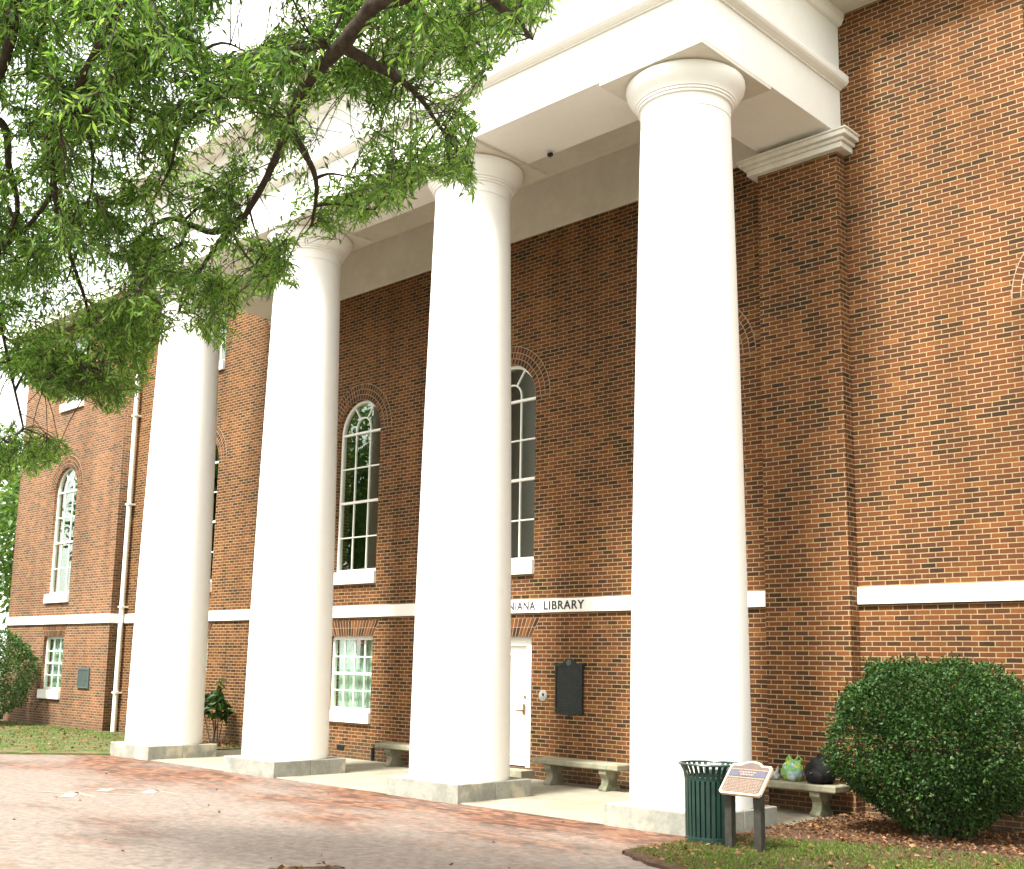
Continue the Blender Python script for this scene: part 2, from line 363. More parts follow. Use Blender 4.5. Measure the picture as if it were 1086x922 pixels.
# ------------------------------------------------------------------ the building
LIB = empty('library_building', (-5.9, 0, 0))
tag(LIB, 'two storey red brick library with four giant white columns and white entablature', 'building')
ZT = 11.55
def arch_poly(cx, hw, z0, zs, n=20):
    return [(cx - hw, z0), (cx + hw, z0)] + [(cx + hw * math.cos(math.pi * i / n), zs + hw * math.sin(math.pi * i / n)) for i in range(n + 1)]
def rect(x0, x1, z0, z1): return [(x0, z0), (x1, z0), (x1, z1), (x0, z1)]
HW = .69; ZSP = 6.66; ZSILL = 3.735
main_arch = [-16.24, -10.17, -5.87, -1.70, 4.12]
main_low = [(-16.24, .69), (-10.18, .69), (4.12, .69)]
holes = [arch_poly(c, HW, ZSILL, ZSP) for c in main_arch]
holes += [rect(c - h, c + h, .93, 2.43) for c, h in main_low]
holes += [rect(c - HW, c + HW, 9.17, 11.1) for c in (-16.24, 4.12)]
DX0, DX1 = -6.60, -5.20
holes += [rect(DX0, DX1, .17, 2.40)]
sheet('brick_wall', rect(-19.75, 13, -.1, ZT), holes, 0, .36, M_brick, LIB)
LX0, LX1, LY = -26.1, -19.75, -.35
larch = -22.93
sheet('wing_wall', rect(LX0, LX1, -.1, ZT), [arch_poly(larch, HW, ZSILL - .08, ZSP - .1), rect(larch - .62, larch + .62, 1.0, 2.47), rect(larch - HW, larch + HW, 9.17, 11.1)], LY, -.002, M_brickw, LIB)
B().box(LX0, LX0 + .3, .0, 14, -.1, ZT).build('side_wall', M_brick, LIB)
B().box(12.7, 13, .37, 14, -.1, ZT).build('side_wall', M_brick, LIB)
# dark rooms behind the glass
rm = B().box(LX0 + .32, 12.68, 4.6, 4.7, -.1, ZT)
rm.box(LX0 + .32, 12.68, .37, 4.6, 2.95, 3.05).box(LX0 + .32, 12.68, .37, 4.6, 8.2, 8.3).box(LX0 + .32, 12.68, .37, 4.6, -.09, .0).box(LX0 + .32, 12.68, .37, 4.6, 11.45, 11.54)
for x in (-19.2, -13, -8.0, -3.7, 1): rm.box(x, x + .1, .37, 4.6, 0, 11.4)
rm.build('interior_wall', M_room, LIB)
# pilasters
for x0, x1 in ((-.44, XR), (XL, XL + 1.30)):
    p = B().box(x0, x1, -.25, -.003, -.1, 9.31).build('pilaster', M_brick, LIB)
    cp = B()
    for e, za, zb in ((.13, 9.31, 9.40), (.17, 9.40, 9.46), (.23, 9.46, 9.535), (.25, 9.535, 9.57), (.02, 9.57, 9.648)):
        cp.box(x0 - e, x1 + e, -.25 - e * .8, -.003, za, zb)
    cp.build('pilaster_cap', M_trim, p, bevel=.012)
# string courses
zb0, zb1 = 2.803, 3.036
SC = B().box(XL + 1.302, -.442, -.05, -.002, zb0, zb1).build('string_course', M_white, LIB, bevel=.006)
B().box(LX1 + .052, XL - .002, -.05, -.002, zb0, zb1).build('string_course', M_white, LIB, bevel=.006)
B().box(XR + .004, 13, -.05, -.002, zb0, zb1).build('string_course', M_white, LIB, bevel=.006)
B().box(LX0 - .05, LX1 + .05, LY - .05, LY - .002, zb0, zb1).box(LX1 + .002, LX1 + .05, LY - .001, -.003, zb0, zb1).build('string_course', M_white, LIB, bevel=.004)
def text(word, xr, z0, cap, width, parent, y=-.052):
    cu = bpy.data.curves.new('t', 'FONT'); cu.body = word; cu.extrude = .006; cu.offset = .012; cu.align_x = 'LEFT'; cu.space_character = 1.12
    ob = bpy.data.objects.new('t', cu); C.objects.link(ob); bpy.context.view_layer.update()
    me = bpy.data.meshes.new_from_object(ob.evaluated_get(bpy.context.evaluated_depsgraph_get()))
    bpy.data.objects.remove(ob); bpy.data.curves.remove(cu)
    xs = [v.co.x for v in me.vertices]; ys = [v.co.y for v in me.vertices]
    sx = width / (max(xs) - min(xs)); sy = cap / (max(ys) - min(ys))
    for v in me.vertices: v.co = (xr - width + (v.co.x - min(xs)) * sx, y - v.co.z, z0 + (v.co.y - min(ys)) * sy)
    me.materials.clear(); me.materials.append(M_letter); me.name = 'lettering'
    o = bpy.data.objects.new('lettering', me); C.objects.link(o); o.parent = parent; return o
text('LIBRARY', -3.98, 2.852, .145, .90, SC)
text('CAROLINIANA', -5.08, 2.852, .145, 1.36, SC)
text('SOUTH', -6.68, 2.852, .145, .62, SC)

# windows
def voussoirs(cx, zs, r0, rows, parent, yf, n0=26, name='brick_arch'):
    b = B(); mo = B(); m = .014
    r = r0
    for k in range(rows):
        ra, rb = r + m * .5, r + .105; n = int(math.pi * (ra) / .076)
        for i in range(n):
            a0 = math.pi * i / n; a1 = math.pi * (i + 1) / n; g = m / 2 / ra
            a0 += g; a1 -= g
            b.prism([(cx + q * math.cos(a), zs + q * math.sin(a)) for q, a in ((ra, a0), (rb, a0), (rb, a1), (ra, a1))], yf - .004, yf + .03)
        r = rb + m * .5
    nn = 40
    arc = lambda q: [(cx + q * math.cos(math.pi * i / nn), zs + q * math.sin(math.pi * i / nn)) for i in range(nn + 1)]
    o = b.build(name, M_vous, parent)
    mo.strip(arc(r + .006), arc(r0 + .001), yf - .0015, yf + .02).build('mortar_bed', M_mortar, o)
    return o
def jack_arch(x0, x1, z0, z1, parent, yf):
    b = B(); n = int((x1 - x0) / .076); m = .013; cx = (x0 + x1) / 2; sp = .17
    for i in range(n):
        for (ta, tb) in ((0, .5), (.5, 1)):
            def P(s, t):
                xa = x0 + (x1 - x0) * s; return (xa + (xa - cx) * sp * t * 1.6, z0 + (z1 - z0) * t)
            s0 = i / n + m / 2 / (x1 - x0); s1 = (i + 1) / n - m / 2 / (x1 - x0); e = .005 / (z1 - z0)
            b.prism([P(s0, ta + e), P(s1, ta + e), P(s1, tb - e), P(s0, tb - e)], yf - .004, yf + .03)
    o = b.build('flat_arch', M_vous, parent)
    w2 = (x1 - x0) / 2
    B().prism([(x0 + .001, z0), (x1 - .001, z0), (x1 + w2 * sp * 1.6 + .004, z1), (x0 - w2 * sp * 1.6 - .004, z1)], yf - .0015, yf + .02).build('mortar_bed', M_mortar, o)
def arched_window(cx, yf, z0, zs, hw, cols=3):
    rec = yf + .09
    n = 24; fw = .055
    path = lambda h: [(cx - h, z0)] + [(cx + h * math.cos(math.pi * (1 - i / n)), zs + h * math.sin(math.pi * (1 - i / n))) for i in range(n + 1)] + [(cx + h, z0)]
    W = B(); W.strip(path(hw - .001), path(hw - fw), rec, rec + .09); W.box(cx - hw + fw, cx + hw - fw, rec, rec + .09, z0, z0 + .06)
    o = W.build('arched_window', M_white, LIB)
    mu = B(); ih = hw - fw; t = .026; ya, yb = rec + .015, rec + .06
    zr = [z0 + (zs - z0) * k / 4 for k in range(1, 5)]
    zr[3] = zs + .0
    for k, z in enumerate(zr):
        tt = .05 if k == 1 else (.045 if k == 3 else t)
        mu.box(cx - ih, cx + ih, ya - (.02 if k in (1, 3) else 0), yb, z - tt / 2, z + tt / 2)
    xi = ih * .36
    segs = [(z0 + .06, zr[0]), (zr[0], zr[1]), (zr[1], zr[2]), (zr[2], zr[3])]
    for sx in (-1, 1):
        for (a, b_) in segs: mu.box(cx + sx * xi - t / 2, cx + sx * xi + t / 2, ya + .003, yb - .003, a + t / 2, b_ - t / 2)
    # little round head over the middle lights and two radiating bars
    za = zs + .10
    arc = lambda h: [(cx - h, zs + .02)] + [(cx + h * math.cos(math.pi * (1 - i / 12)), za + h * math.sin(math.pi * (1 - i / 12))) for i in range(13)] + [(cx + h, zs + .02)]
    mu.strip(arc(xi + t / 2), arc(xi - t / 2), ya + .003, yb - .003)
    for a in (62, 118):
        ca, sa = math.cos(R(a)), math.sin(R(a))
        mu.bar((cx + xi * ca, za + xi * sa), (cx + ih * ca * .99, zs + ih * sa * .99), t, ya + .005, yb - .005)
    mu.build('glazing_bar', M_white, o)
    B().prism(arch_poly(cx, ih, z0 + .06, zs), rec + .035, rec + .039).build('pane', M_glass, o)
    B().box(cx - hw - .02, cx + hw + .02, yf - .07, yf + .10, z0 - .255, z0 - .001).build('sill', M_white, o, bevel=.008)
    voussoirs(cx, zs, hw, 3, o, yf)
    return o
def sash_window(cx, yf, z0, z1, hw, cols, rows, sill=.22, lintel=True, drapes=True, arch=True):
    rec = yf + .09; fw = .045
    W = B(); W.box(cx - hw, cx - hw + fw, rec, rec + .09, z0, z1).box(cx + hw - fw, cx + hw, rec, rec + .09, z0, z1)
    W.box(cx - hw + fw, cx + hw - fw, rec, rec + .09, z0, z0 + .07).box(cx - hw + fw, cx + hw - fw, rec - .004, rec + .09, z1 - .075, z1)
    o = W.build('sash_window', M_white, LIB)
    mu = B(); t = .024; a, b_ = z0 + .07, z1 - .075; ih = hw - fw; ya, yb = rec + .015, rec + .06
    for k in range(1, rows):
        z = a + (b_ - a) * k / rows; tt = .05 if k * 2 == rows else t
        mu.box(cx - ih, cx + ih, ya - (.015 if k * 2 == rows else 0), yb, z - tt / 2, z + tt / 2)
    for k in range(1, cols):
        x = cx - ih + 2 * ih * k / cols
        for r_ in range(rows):
            za, zb = a + (b_ - a) * r_ / rows, a + (b_ - a) * (r_ + 1) / rows
            mu.box(x - t / 2, x + t / 2, ya + .003, yb - .003, za + (.026 if r_ * 2 == rows else .012) * (r_ > 0), zb - (.026 if (r_ + 1) * 2 == rows else .012) * (r_ < rows - 1))
    mu.build('glazing_bar', M_white, o)
    B().box(cx - ih, cx + ih, rec + .035, rec + .039, a, b_).build('pane', M_glass, o)
    B().box(cx - hw - .02, cx + hw + .02, yf - .07, yf + .10, z0 - sill, z0 - .001).build('sill', M_white, o, bevel=.008)
    if drapes:
        for xa, xb in ((cx - ih, cx + ih * .04), (cx - ih * .02, cx + ih)):
            n = 40; vs = []; fs = []
            for i in range(n + 1):
                x = xa + (xb - xa) * i / n; y = rec + .15 + .02 * math.sin(i * .95) + .008 * math.sin(i * 2.3)
                vs += [(x, y, a), (x, y, b_)]
                if i: fs.append([2 * i - 2, 2 * i, 2 * i + 1, 2 * i - 1])
            B().add(vs, fs, True).build('drape', M_drape, o)
    if arch: jack_arch(cx - hw, cx + hw, z1, z1 + .32, o, yf)
    return o
for c in main_arch: arched_window(c, 0, ZSILL, ZSP, HW)
arched_window(larch, LY, ZSILL - .08, ZSP - .1, HW)
low = {}
for c, h in main_low: low[c] = sash_window(c, 0, .93, 2.43, h, 4, 4)
sash_window(larch, LY, 1.0, 2.47, .62, 3, 4, .24)
for c in (-16.24, 4.12): sash_window(c, 0, 9.17, 11.1, HW, 4, 4, .235, drapes=False)
sash_window(larch, LY, 9.17, 11.1, HW, 4, 4, .235, drapes=False)

# door
fr = B(); yd = .10
fr.box(DX0, DX0 + .20, yd, yd + .12, .17, 2.40).box(DX1 - .20, DX1, yd, yd + .12, .17, 2.40).box(DX0 + .2, DX1 - .2, yd, yd + .12, 2.24, 2.40)
D = fr.build('door_frame', M_white, LIB, bevel=.006)
D.name = 'door'
lf = B().box(DX0 + .205, DX1 - .205, yd + .06, yd + .10, .19, 2.235)
for xa, xb in ((DX0 + .29, -5.94), (-5.86, DX1 - .29)):
    for za, zb in ((.32, .95), (1.12, 2.1)):
        lf.strip([(xa, za), (xb, za), (xb, zb), (xa, zb), (xa, za)], [(xa + .03, za + .03), (xb - .03, za + .03), (xb - .03, zb - .03), (xa + .03, zb - .03), (xa + .03, za + .03)], yd + .045, yd + .061)
lf.build('door_leaf', M_white, D)
hx = DX1 - .29
B().box(hx - .03, hx + .03, yd + .035, yd + .045, 1.06, 1.24).tube([(hx, yd + .04, 1.13), (hx, yd - .02, 1.13), (hx - .12, yd - .03, 1.125)], .012).build('door_handle', M_brass, D)
B().lathe([(.0001, 0), (.026, 0), (.026, .012), (.0001, .012)], 0, 0, 20).build('door_lock', M_brass, D).matrix_basis = Matrix.Translation((hx + .01, yd + .056, 1.36)) @ Matrix.Rotation(R(90), 4, 'X')
B().box(DX0, DX1, yd - .02, yd + .14, .13, .168).build('threshold', M_grey, D)
B().box(DX0 - .1, DX1 + .1, -.32, yd - .025, .0, .155).build('door_step', M_bench, LIB, bevel=.01)
jack_arch(DX0, DX1, 2.40, 2.72, D, 0)

# portico columns
AB = .819
shaft_r = lambda t: .737 - (.737 - .594) * (t ** 1.45)
for cx in (0.0, -4.052, -8.385, -12.45):
    z0, z1 = .263, 9.06
    prof = [(.737, z0)] + [(shaft_r(i / 24), z0 + (z1 - z0) * i / 24) for i in range(25)]
    col = B().lathe(prof, cx, -Dc, 72).build('column', M_col, LIB)
    P = .745
    pl = B()
    # plinth laid up in two stones, joint off the middle
    pl.box(cx - P, cx + P, -Dc - P, -Dc - .002, -.05, z0 - .002).box(cx - P, cx + P, -Dc + .003, -Dc + P, -.05, z0 - .002)
    pl.build('plinth', M_granite, col, bevel=.012)
    cpr = [(.594, 9.062), (.588, 9.066), (.588, 9.075), (.598, 9.08), (.60, 9.20), (.604, 9.235), (.635, 9.24), (.640, 9.262), (.628, 9.268), (.652, 9.274), (.658, 9.297), (.645, 9.303), (.668, 9.309), (.675, 9.33), (.705, 9.37), (.745, 9.42), (.778, 9.48), (.794, 9.54), (.79, 9.575), (.765, 9.597)]
    cap = B().lathe(cpr, cx, -Dc, 72).build('capital', M_col, col)
    B().box(cx - AB, cx + AB, -Dc - AB, -Dc + AB, 9.599, 9.649).build('abacus', M_soffit, col, bevel=.004)

# entablature
xa, xb = -12.396 - AB, AB
yf = -Dc - AB
ent = B().box(xa, xb, yf, -2.38, 9.651, ZT).build('entablature', M_white, LIB, bevel=.008)
B().box(-.38, xb, -2.378, -.004, 9.651, ZT).build('return_beam', M_white, ent, bevel=.008)
B().box(xa, -12.396 + .38, -2.378, -.004, 9.651, ZT).build('return_beam', M_white, ent, bevel=.008)
B().box(-12.01, -.385, -.06, -.004, 9.70, 10.70).build('wall_frieze', M_soffit, ent, bevel=.005)
B().box(-12.012, -.384, -2.376, -.004, 10.702, 10.80).build('porch_ceiling', M_soffit, ent)
def mould(prof, name, x0, x1, y0, mat, parent):
    """profile (projection, z) run round the portico's three free sides with mitred corners"""
    vs = []; fs = []; n = len(prof)
    for (e, z) in prof: vs += [(x0 - e, -.004, z), (x0 - e, y0 - e, z), (x1 + e, y0 - e, z), (x1 + e, -.004, z)]
    for j in range(n):
        jn = (j + 1) % n
        for i in range(3): fs.append([4 * j + i, 4 * j + i + 1, 4 * jn + i + 1, 4 * jn + i])
    fs += [[4 * j for j in range(n)], [4 * j + 3 for j in range(n)][::-1]]
    return B().add(vs, fs, False).build(name, mat, parent)
mould([(.002, 10.35), (.03, 10.352), (.03, 10.37), (.11, 10.40), (.135, 10.425), (.145, 10.46), (.14, 10.49), (.145, 10.53), (.002, 10.545)], 'band_moulding', xa, xb, yf, M_white, ent)
mould([(.002, ZT - .18), (.05, ZT - .17), (.09, ZT - .10), (.11, ZT - .003), (.002, ZT - .003)], 'bed_moulding', xa, xb, yf, M_white, ent)
co_ = B().box(xa - .55, xb + .55, yf - .55, -.56, ZT, ZT + .32)
co_.box(LX0 - .55, 13.5, -.555, 14, ZT, ZT + .32).box(LX0 - .55, LX1 + .5, LY - .55, -.557, ZT, ZT + .318)
co_.build('cornice', M_soffit, LIB, bevel=.01)
# pediment and roof above the picture
pm = B(); xm = (xa + xb) / 2; h0 = ZT + .322; hp = h0 + 2.6
pm.prism([(xa - .5, h0), (xb + .5, h0), (xm, hp)], yf - .45, 6)
pm.build('pediment', M_white, LIB)
rf = B(); x0, x1, y0, y1 = LX0 - .5, 13.4, -.5, 13.9
rf.add([(x0, y0, h0), (x1, y0, h0), (x1, y1, h0), (x0, y1, h0), (x0 + 6, 6.7, h0 + 2.4), (x1 - 6, 6.7, h0 + 2.4)], [[0, 1, 5, 4], [1, 2, 5], [2, 3, 4, 5], [3, 0, 4], [3, 2, 1, 0]])
rf.build('roof', M_roof, LIB)
# downpipe in the corner of the wing
dp = B().tube([(-19.60, -.13, .02), (-19.60, -.13, 11.4)], .062, 14).build('downpipe', M_lead, LIB)
for z in (1.0, 3.2, 5.9, 8.3): B().box(-19.68, -19.50, -.20, -.004, z, z + .045).build('pipe_bracket', M_lead, dp)
# small fittings of the wall
vt = B().box(-10.49, -10.25, -.012, .01, .165, .265)
for i in range(4): vt.box(-10.48, -10.26, -.02, -.012, .175 + i * .022, .185 + i * .022)
vt.build('air_vent', M_dark, LIB)
B().tube([(-9.33, -.04, .02), (-9.33, -.04, .26), (-9.33, .02, .28)], .03, 10).build('drain_stub', M_dark, LIB)
under(LIB)

# ------------------------------------------------------------------ things on the walls
def plaque_text(b, x0, x1, zt, zb, y, rows, hh):
    for r_ in range(rows):
        z = zt - (zt - zb) * (r_ + .5) / rows; x = x0 + random.uniform(0, .04) * (x1 - x0)
        xe = x1 - random.uniform(0, .18) * (x1 - x0)
        while x < xe - .01:
            wd = random.uniform(.018, .06); b.box(x, min(x + wd, xe), y - .004, y, z - hh / 2, z + hh / 2); x += wd + .014
pq = empty('bronze_plaque', (-4.32, -.002, 1.13)); tag(pq, 'large dark bronze memorial plaque with crested top above the stone bench', 'plaque')
px0, px1, pz0, pz1 = -4.62, -4.02, 1.17, 1.93; pm_ = (px0 + px1) / 2
out = [(px0 - .02, pz0 - .01), (px0 + .03, pz0 - .05), (pm_ - .13, pz0 - .05), (pm_, pz0 - .085), (pm_ + .13, pz0 - .05), (px1 - .03, pz0 - .05), (px1 + .02, pz0 - .01), (px1, pz0 + .05),
       (px1, pz1 - .06), (px1 + .035, pz1), (px1 + .01, pz1 + .035), (pm_ + .16, pz1 + .01), (pm_ + .10, pz1 + .065), (pm_ + .03, pz1 + .10), (pm_ - .03, pz1 + .10), (pm_ - .10, pz1 + .065), (pm_ - .16, pz1 + .01), (px0 - .01, pz1 + .035), (px0 - .035, pz1), (px0, pz1 - .06), (px0, pz0 + .05)]
B().prism(out, -.03, -.002).build('plate', M_bronze, pq, bevel=.004)
fr = B(); r1 = [(px0 + .005, pz0), (px1 - .005, pz0), (px1 - .005, pz1), (px0 + .005, pz1), (px0 + .005, pz0)]; e = .035
fr.strip(r1, [(px0 + e, pz0 + e), (px1 - e, pz0 + e), (px1 - e, pz1 - e), (px0 + e, pz1 - e), (px0 + e, pz0 + e)], -.045, -.03)
fr.build('border', M_bronze, pq)
tb = B(); plaque_text(tb, px0 + .06, px1 - .06, pz1 - .06, pz0 + .06, -.03, 17, .018); tb.build('raised_lettering', mottled('worn_bronze', (.032, .034, .026), (.022, .025, .02), 20, .55), pq)
sd = B().lathe([(.0001, 0), (.055, 0), (.05, .012), (.03, .02), (.0001, .022)], 0, 0, 24).build('seal', M_verd, pq); sd.matrix_basis = Matrix.Translation((pm_, -.03, pz1 + .025)) @ Matrix.Rotation(R(90), 4, 'X')
under(pq); sd.matrix_parent_inverse = Matrix.Translation(pq.location).inverted()

lp = empty('wall_tablet', (-20.95, LY, 1.1)); tag(lp, 'small grey green rectangular metal tablet on the wing wall beside the downpipe', 'plaque')
B().box(-21.27, -20.63, LY - .03, LY - .002, 1.09, 1.63).build('plate', M_verd, lp, bevel=.005)
fr = B(); a = [(-21.26, 1.10), (-20.64, 1.10), (-20.64, 1.62), (-21.26, 1.62), (-21.26, 1.10)]; i_ = [(-21.22, 1.14), (-20.68, 1.14), (-20.68, 1.58), (-21.22, 1.58), (-21.22, 1.14)]
fr.strip(a, i_, LY - .042, LY - .03).build('border', M_verdlite, lp)
tb = B(); plaque_text(tb, -21.19, -20.71, 1.56, 1.16, LY - .03, 9, .02); tb.build('raised_lettering', M_verdlite, lp)
under(lp)
ic = empty('intercom', (-4.915, 0, 1.40)); tag(ic, 'small round grey metal call button plate beside the white door', 'intercom')
o1 = B().lathe([(.0001, 0), (.095, 0), (.095, .012), (.08, .022), (.0001, .024)], 0, 0, 32).build('plate', M_grey, ic)
o2 = B().lathe([(.0001, .024), (.022, .024), (.018, .036), (.0001, .037)], .02, .02, 20).build('button', M_dark, ic)
for o in (o1, o2): o.rotation_euler = (R(90), 0, 0)
sc = empty('security_camera', (-2.72, -2.45, 9.648)); tag(sc, 'tiny black camera fixed under the portico soffit edge', 'camera')
B().box(-2.76, -2.68, -2.46, -2.41, 9.60, 9.648).build('mount', M_dark, sc, bevel=.01)
B().tube([(-2.72, -2.44, 9.605), (-2.65, -2.54, 9.565)], [.025, .032], 12).build('body', M_dark, sc)
under(sc)
wr = empty('hanging_wreath', (-10.02, .2, 2.2)); tag(wr, 'dark green wreath with red bow hanging inside the lower window pane', 'wreath')
vs = []; wb = B()
for i in range(26):
    a = 2 * math.pi * i / 26
    wb.tube([(-10.02 + .12 * math.cos(a), .165, 2.18 + .12 * math.sin(a)), (-10.02 + .19 * math.cos(a + .25), .155 + .012 * math.sin(i * 3), 2.18 + .19 * math.sin(a + .25))], [.026, .01], 6)
    wb.tube([(-10.02 + .12 * math.cos(a), .165, 2.18 + .12 * math.sin(a)), (-10.02 + .07 * math.cos(a + .3), .16, 2.18 + .07 * math.sin(a + .3))], [.022, .01], 6)
wb.build('greenery', M_wreath, wr)
bw = B()
for sx in (-1, 1): bw.tube([(-10.05, .15, 2.31), (-10.05 + sx * .07, .14, 2.345), (-10.05 + sx * .10, .15, 2.30), (-10.05 + sx * .05, .15, 2.28), (-10.05, .15, 2.31)], [.014, .018, .018, .016, .014], 8)
bw.tube([(-10.05, .15, 2.31), (-10.08, .15, 2.2)], [.015, .02], 6).build('bow', M_redbow, wr)
under(wr)

# ------------------------------------------------------------------ benches
def bench(x0, x1, yc, label):
    cx = (x0 + x1) / 2; hl = (x1 - x0) / 2
    t = empty('stone_bench', (cx, yc, 0)); tag(t, label, 'bench', 'stone benches along the library wall')
    B().box(-hl, hl, -.215, .215, .335, .425).build('seat', M_bench, t, bevel=.018)
    for sx in (-1, 1):
        # scrolled pedestal: waisted profile across its width
        prof = [(.185, .012), (.185, .05), (.17, .07), (.135, .10), (.115, .15), (.125, .20), (.155, .24), (.18, .27), (.185, .333)]
        xx = sx * (hl - .32); b = B(); n = len(prof)
        for hx_, f in ((.075, 1.0),):
            vs = []
            for (wy, z) in prof:
                kx = hx_ * (.72 + .28 * (wy / .185)); vs += [(xx - kx, -wy, z), (xx + kx, -wy, z), (xx + kx, wy, z), (xx - kx, wy, z)]
            fs = [[4 * j + i, 4 * j + (i + 1) % 4, 4 * j + 4 + (i + 1) % 4, 4 * j + 4 + i] for j in range(n - 1) for i in range(4)] + [[3, 2, 1, 0], [4 * n - 4, 4 * n - 3, 4 * n - 2, 4 * n - 1]]
            b.add(vs, fs)
        b.build('leg', M_bench, t, bevel=.012)
    return t
bench(-8.56, -6.78, -.42, 'stone bench against the brick wall left of the door, half hidden by a column')
bench(-4.60, -2.82, -.42, 'empty stone bench under the large bronze plaque right of the door')
bench(-.96, .83, -.53, 'stone bench in front of the brick pilaster with bags left on its seat')

# bags on the right-hand bench
def blob(bm, cx, cy, cz, rx, ry, rz, lump, seed, n=28, m=18, flat=-.8):
    r_ = np.random.default_rng(seed); ph = r_.uniform(0, 6.28, 12); vs = []; fs = []
    for j in range(m + 1):
        th = math.pi * j / m
        for i in range(n):
            a = 2 * math.pi * i / n
            k = 1 + lump * (math.sin(3 * a + ph[0] + 2 * th) * .5 + math.sin(5 * a + ph[1] - 3 * th) * .35 + math.sin(9 * a + ph[2] + 7 * th) * .25 + math.sin(14 * th + ph[3] + 2 * a) * .2)
            z = math.cos(th) * k
            vs.append((cx + rx * math.sin(th) * math.cos(a) * k, cy + ry * math.sin(th) * math.sin(a) * k, cz + rz * max(z, flat)))
    for j in range(m):
        for i in range(n): q = (i + 1) % n; fs.append([j * n + i, (j + 1) * n + i, (j + 1) * n + q, j * n + q])
    bm.add(vs, fs, True); return bm
bp = empty('backpack', (.52, -.52, .425)); tag(bp, 'black lumpy backpack sitting on the stone bench by the bush', 'bag')
bb = blob(B(), .52, -.52, .58, .21, .15, .19, .14, 3, flat=-.80).build('body', M_bag, bp, sharp=180)
blob(B(), .50, -.67, .52, .13, .07, .10, .05, 5).build('front_pocket', M_bag, bp)
B().tube([(.44, -.50, .72), (.47, -.50, .80), (.55, -.50, .80), (.58, -.50, .72)], .014, 8).build('handle', M_bag, bp)
B().lathe([(.0001, 0), (.012, 0), (.0001, .008)], .49, -.745, 10).build('buckle', M_grey, bp).location = (0, 0, .57)
under(bp)
def bagmat():
    k = N('printed_plastic'); P = k.obj()
    c = k.ramp(k.noise(9, 2, .5, vec=P), [(.30, (.55, .62, .62)), (.45, (.28, .42, .44)), (.52, (.10, .36, .10)), (.60, (.50, .56, .05)), (.70, (.60, .66, .64))])
    k.bump(k.noise(22, 3, vec=P), .8, .01); return k.fin(c, .3, .5)
pb = empty('shopping_bag', (.10, -.52, .425)); tag(pb, 'crumpled green and white plastic shopping bag on the stone bench', 'bag')
blob(B(), .10, -.52, .545, .155, .11, .145, .20, 11, flat=-.80).build('body', bagmat(), pb, sharp=180)
hb = B()
for sx in (-1, 1): hb.tube([(.10 + sx * .06, -.5, .62), (.10 + sx * .11, -.48, .72), (.10 + sx * .07, -.5, .76), (.10 + sx * .02, -.52, .66)], [.03, .018, .015, .02], 8)
hb.build('handle', mottled('green_plastic', (.10, .40, .12), (.35, .50, .06), 8, .35, .3, .01), pb)
under(pb)
cb = empty('crumpled_wrapper', (-.20, -.55, .425)); tag(cb, 'small crumpled clear wrapper on the bench left of the shopping bag', 'wrapper')
blob(B(), -.20, -.55, .47, .10, .08, .06, .2, 23, flat=-.7).build('film', mottled('pale_film', (.50, .54, .50), (.30, .33, .29), 20, .25, .5, .01, .5), cb, sharp=180)
B().tube([(-.14, -.55, .50), (-.12, -.54, .60)], [.03, .008], 8).build('twist', mottled('pale_twist', (.42, .46, .43), (.3, .33, .3), 20, .3), cb)
under(cb)

# ------------------------------------------------------------------ litter bin
tc = empty('litter_bin', (1.0, -3.85, .04)); tag(tc, 'dark green slatted steel litter bin with flared top beside the end column', 'litter bin')
nsl = 30; sl_ = B()
for i in range(nsl):
    a = 2 * math.pi * i / nsl; ca, sa = math.cos(a), math.sin(a); hwid = .019; th = .008
    path = [(.262, .05), (.268, .35), (.272, .66), (.285, .74), (.312, .79), (.326, .815)]
    vs = []; fs = []
    for (r_, z) in path:
        for (dr, dt) in ((0, -hwid), (0, hwid), (-th, hwid), (-th, -hwid)): vs.append(((r_ + dr) * ca - dt * sa, (r_ + dr) * sa + dt * ca, z))
    for j in range(len(path) - 1):
        for q in range(4): fs.append([4 * j + q, 4 * j + (q + 1) % 4, 4 * j + 4 + (q + 1) % 4, 4 * j + 4 + q])
    sl_.add(vs, fs)
sl_.build('slats', M_canG, tc)
B().lathe([(.317, .812), (.336, .812), (.343, .822), (.336, .834), (.317, .834), (.310, .823), (.317, .812)], 0, 0, 48, False).build('rim', M_canG, tc)
B().lathe([(.252, .66), (.2725, .655), (.2735, .69), (.252, .695), (.252, .66)], 0, 0, 48, False).build('upper_band', M_canG, tc)
B().lathe([(.0001, .0), (.25, .0), (.268, .01), (.268, .06), (.25, .07), (.0001, .07)], 0, 0, 48).build('base', M_canG, tc)
B().lathe([(.0001, .075), (.238, .075), (.245, .70), (.235, .70), (.228, .09), (.0001, .09)], 0, 0, 40, False).build('liner', M_canIn, tc)

# ------------------------------------------------------------------ interpretive sign
sg = empty('information_sign', (1.57, -4.06, 0)); tag(sg, 'low tilted information sign with gold border on two dark posts', 'sign')
for x in (1.395, 1.745): B().box(x - .042, x + .042, -4.105, -4.02, 0, .70 if x < 1.5 else .705).build('post', M_post, sg, bevel=.004)
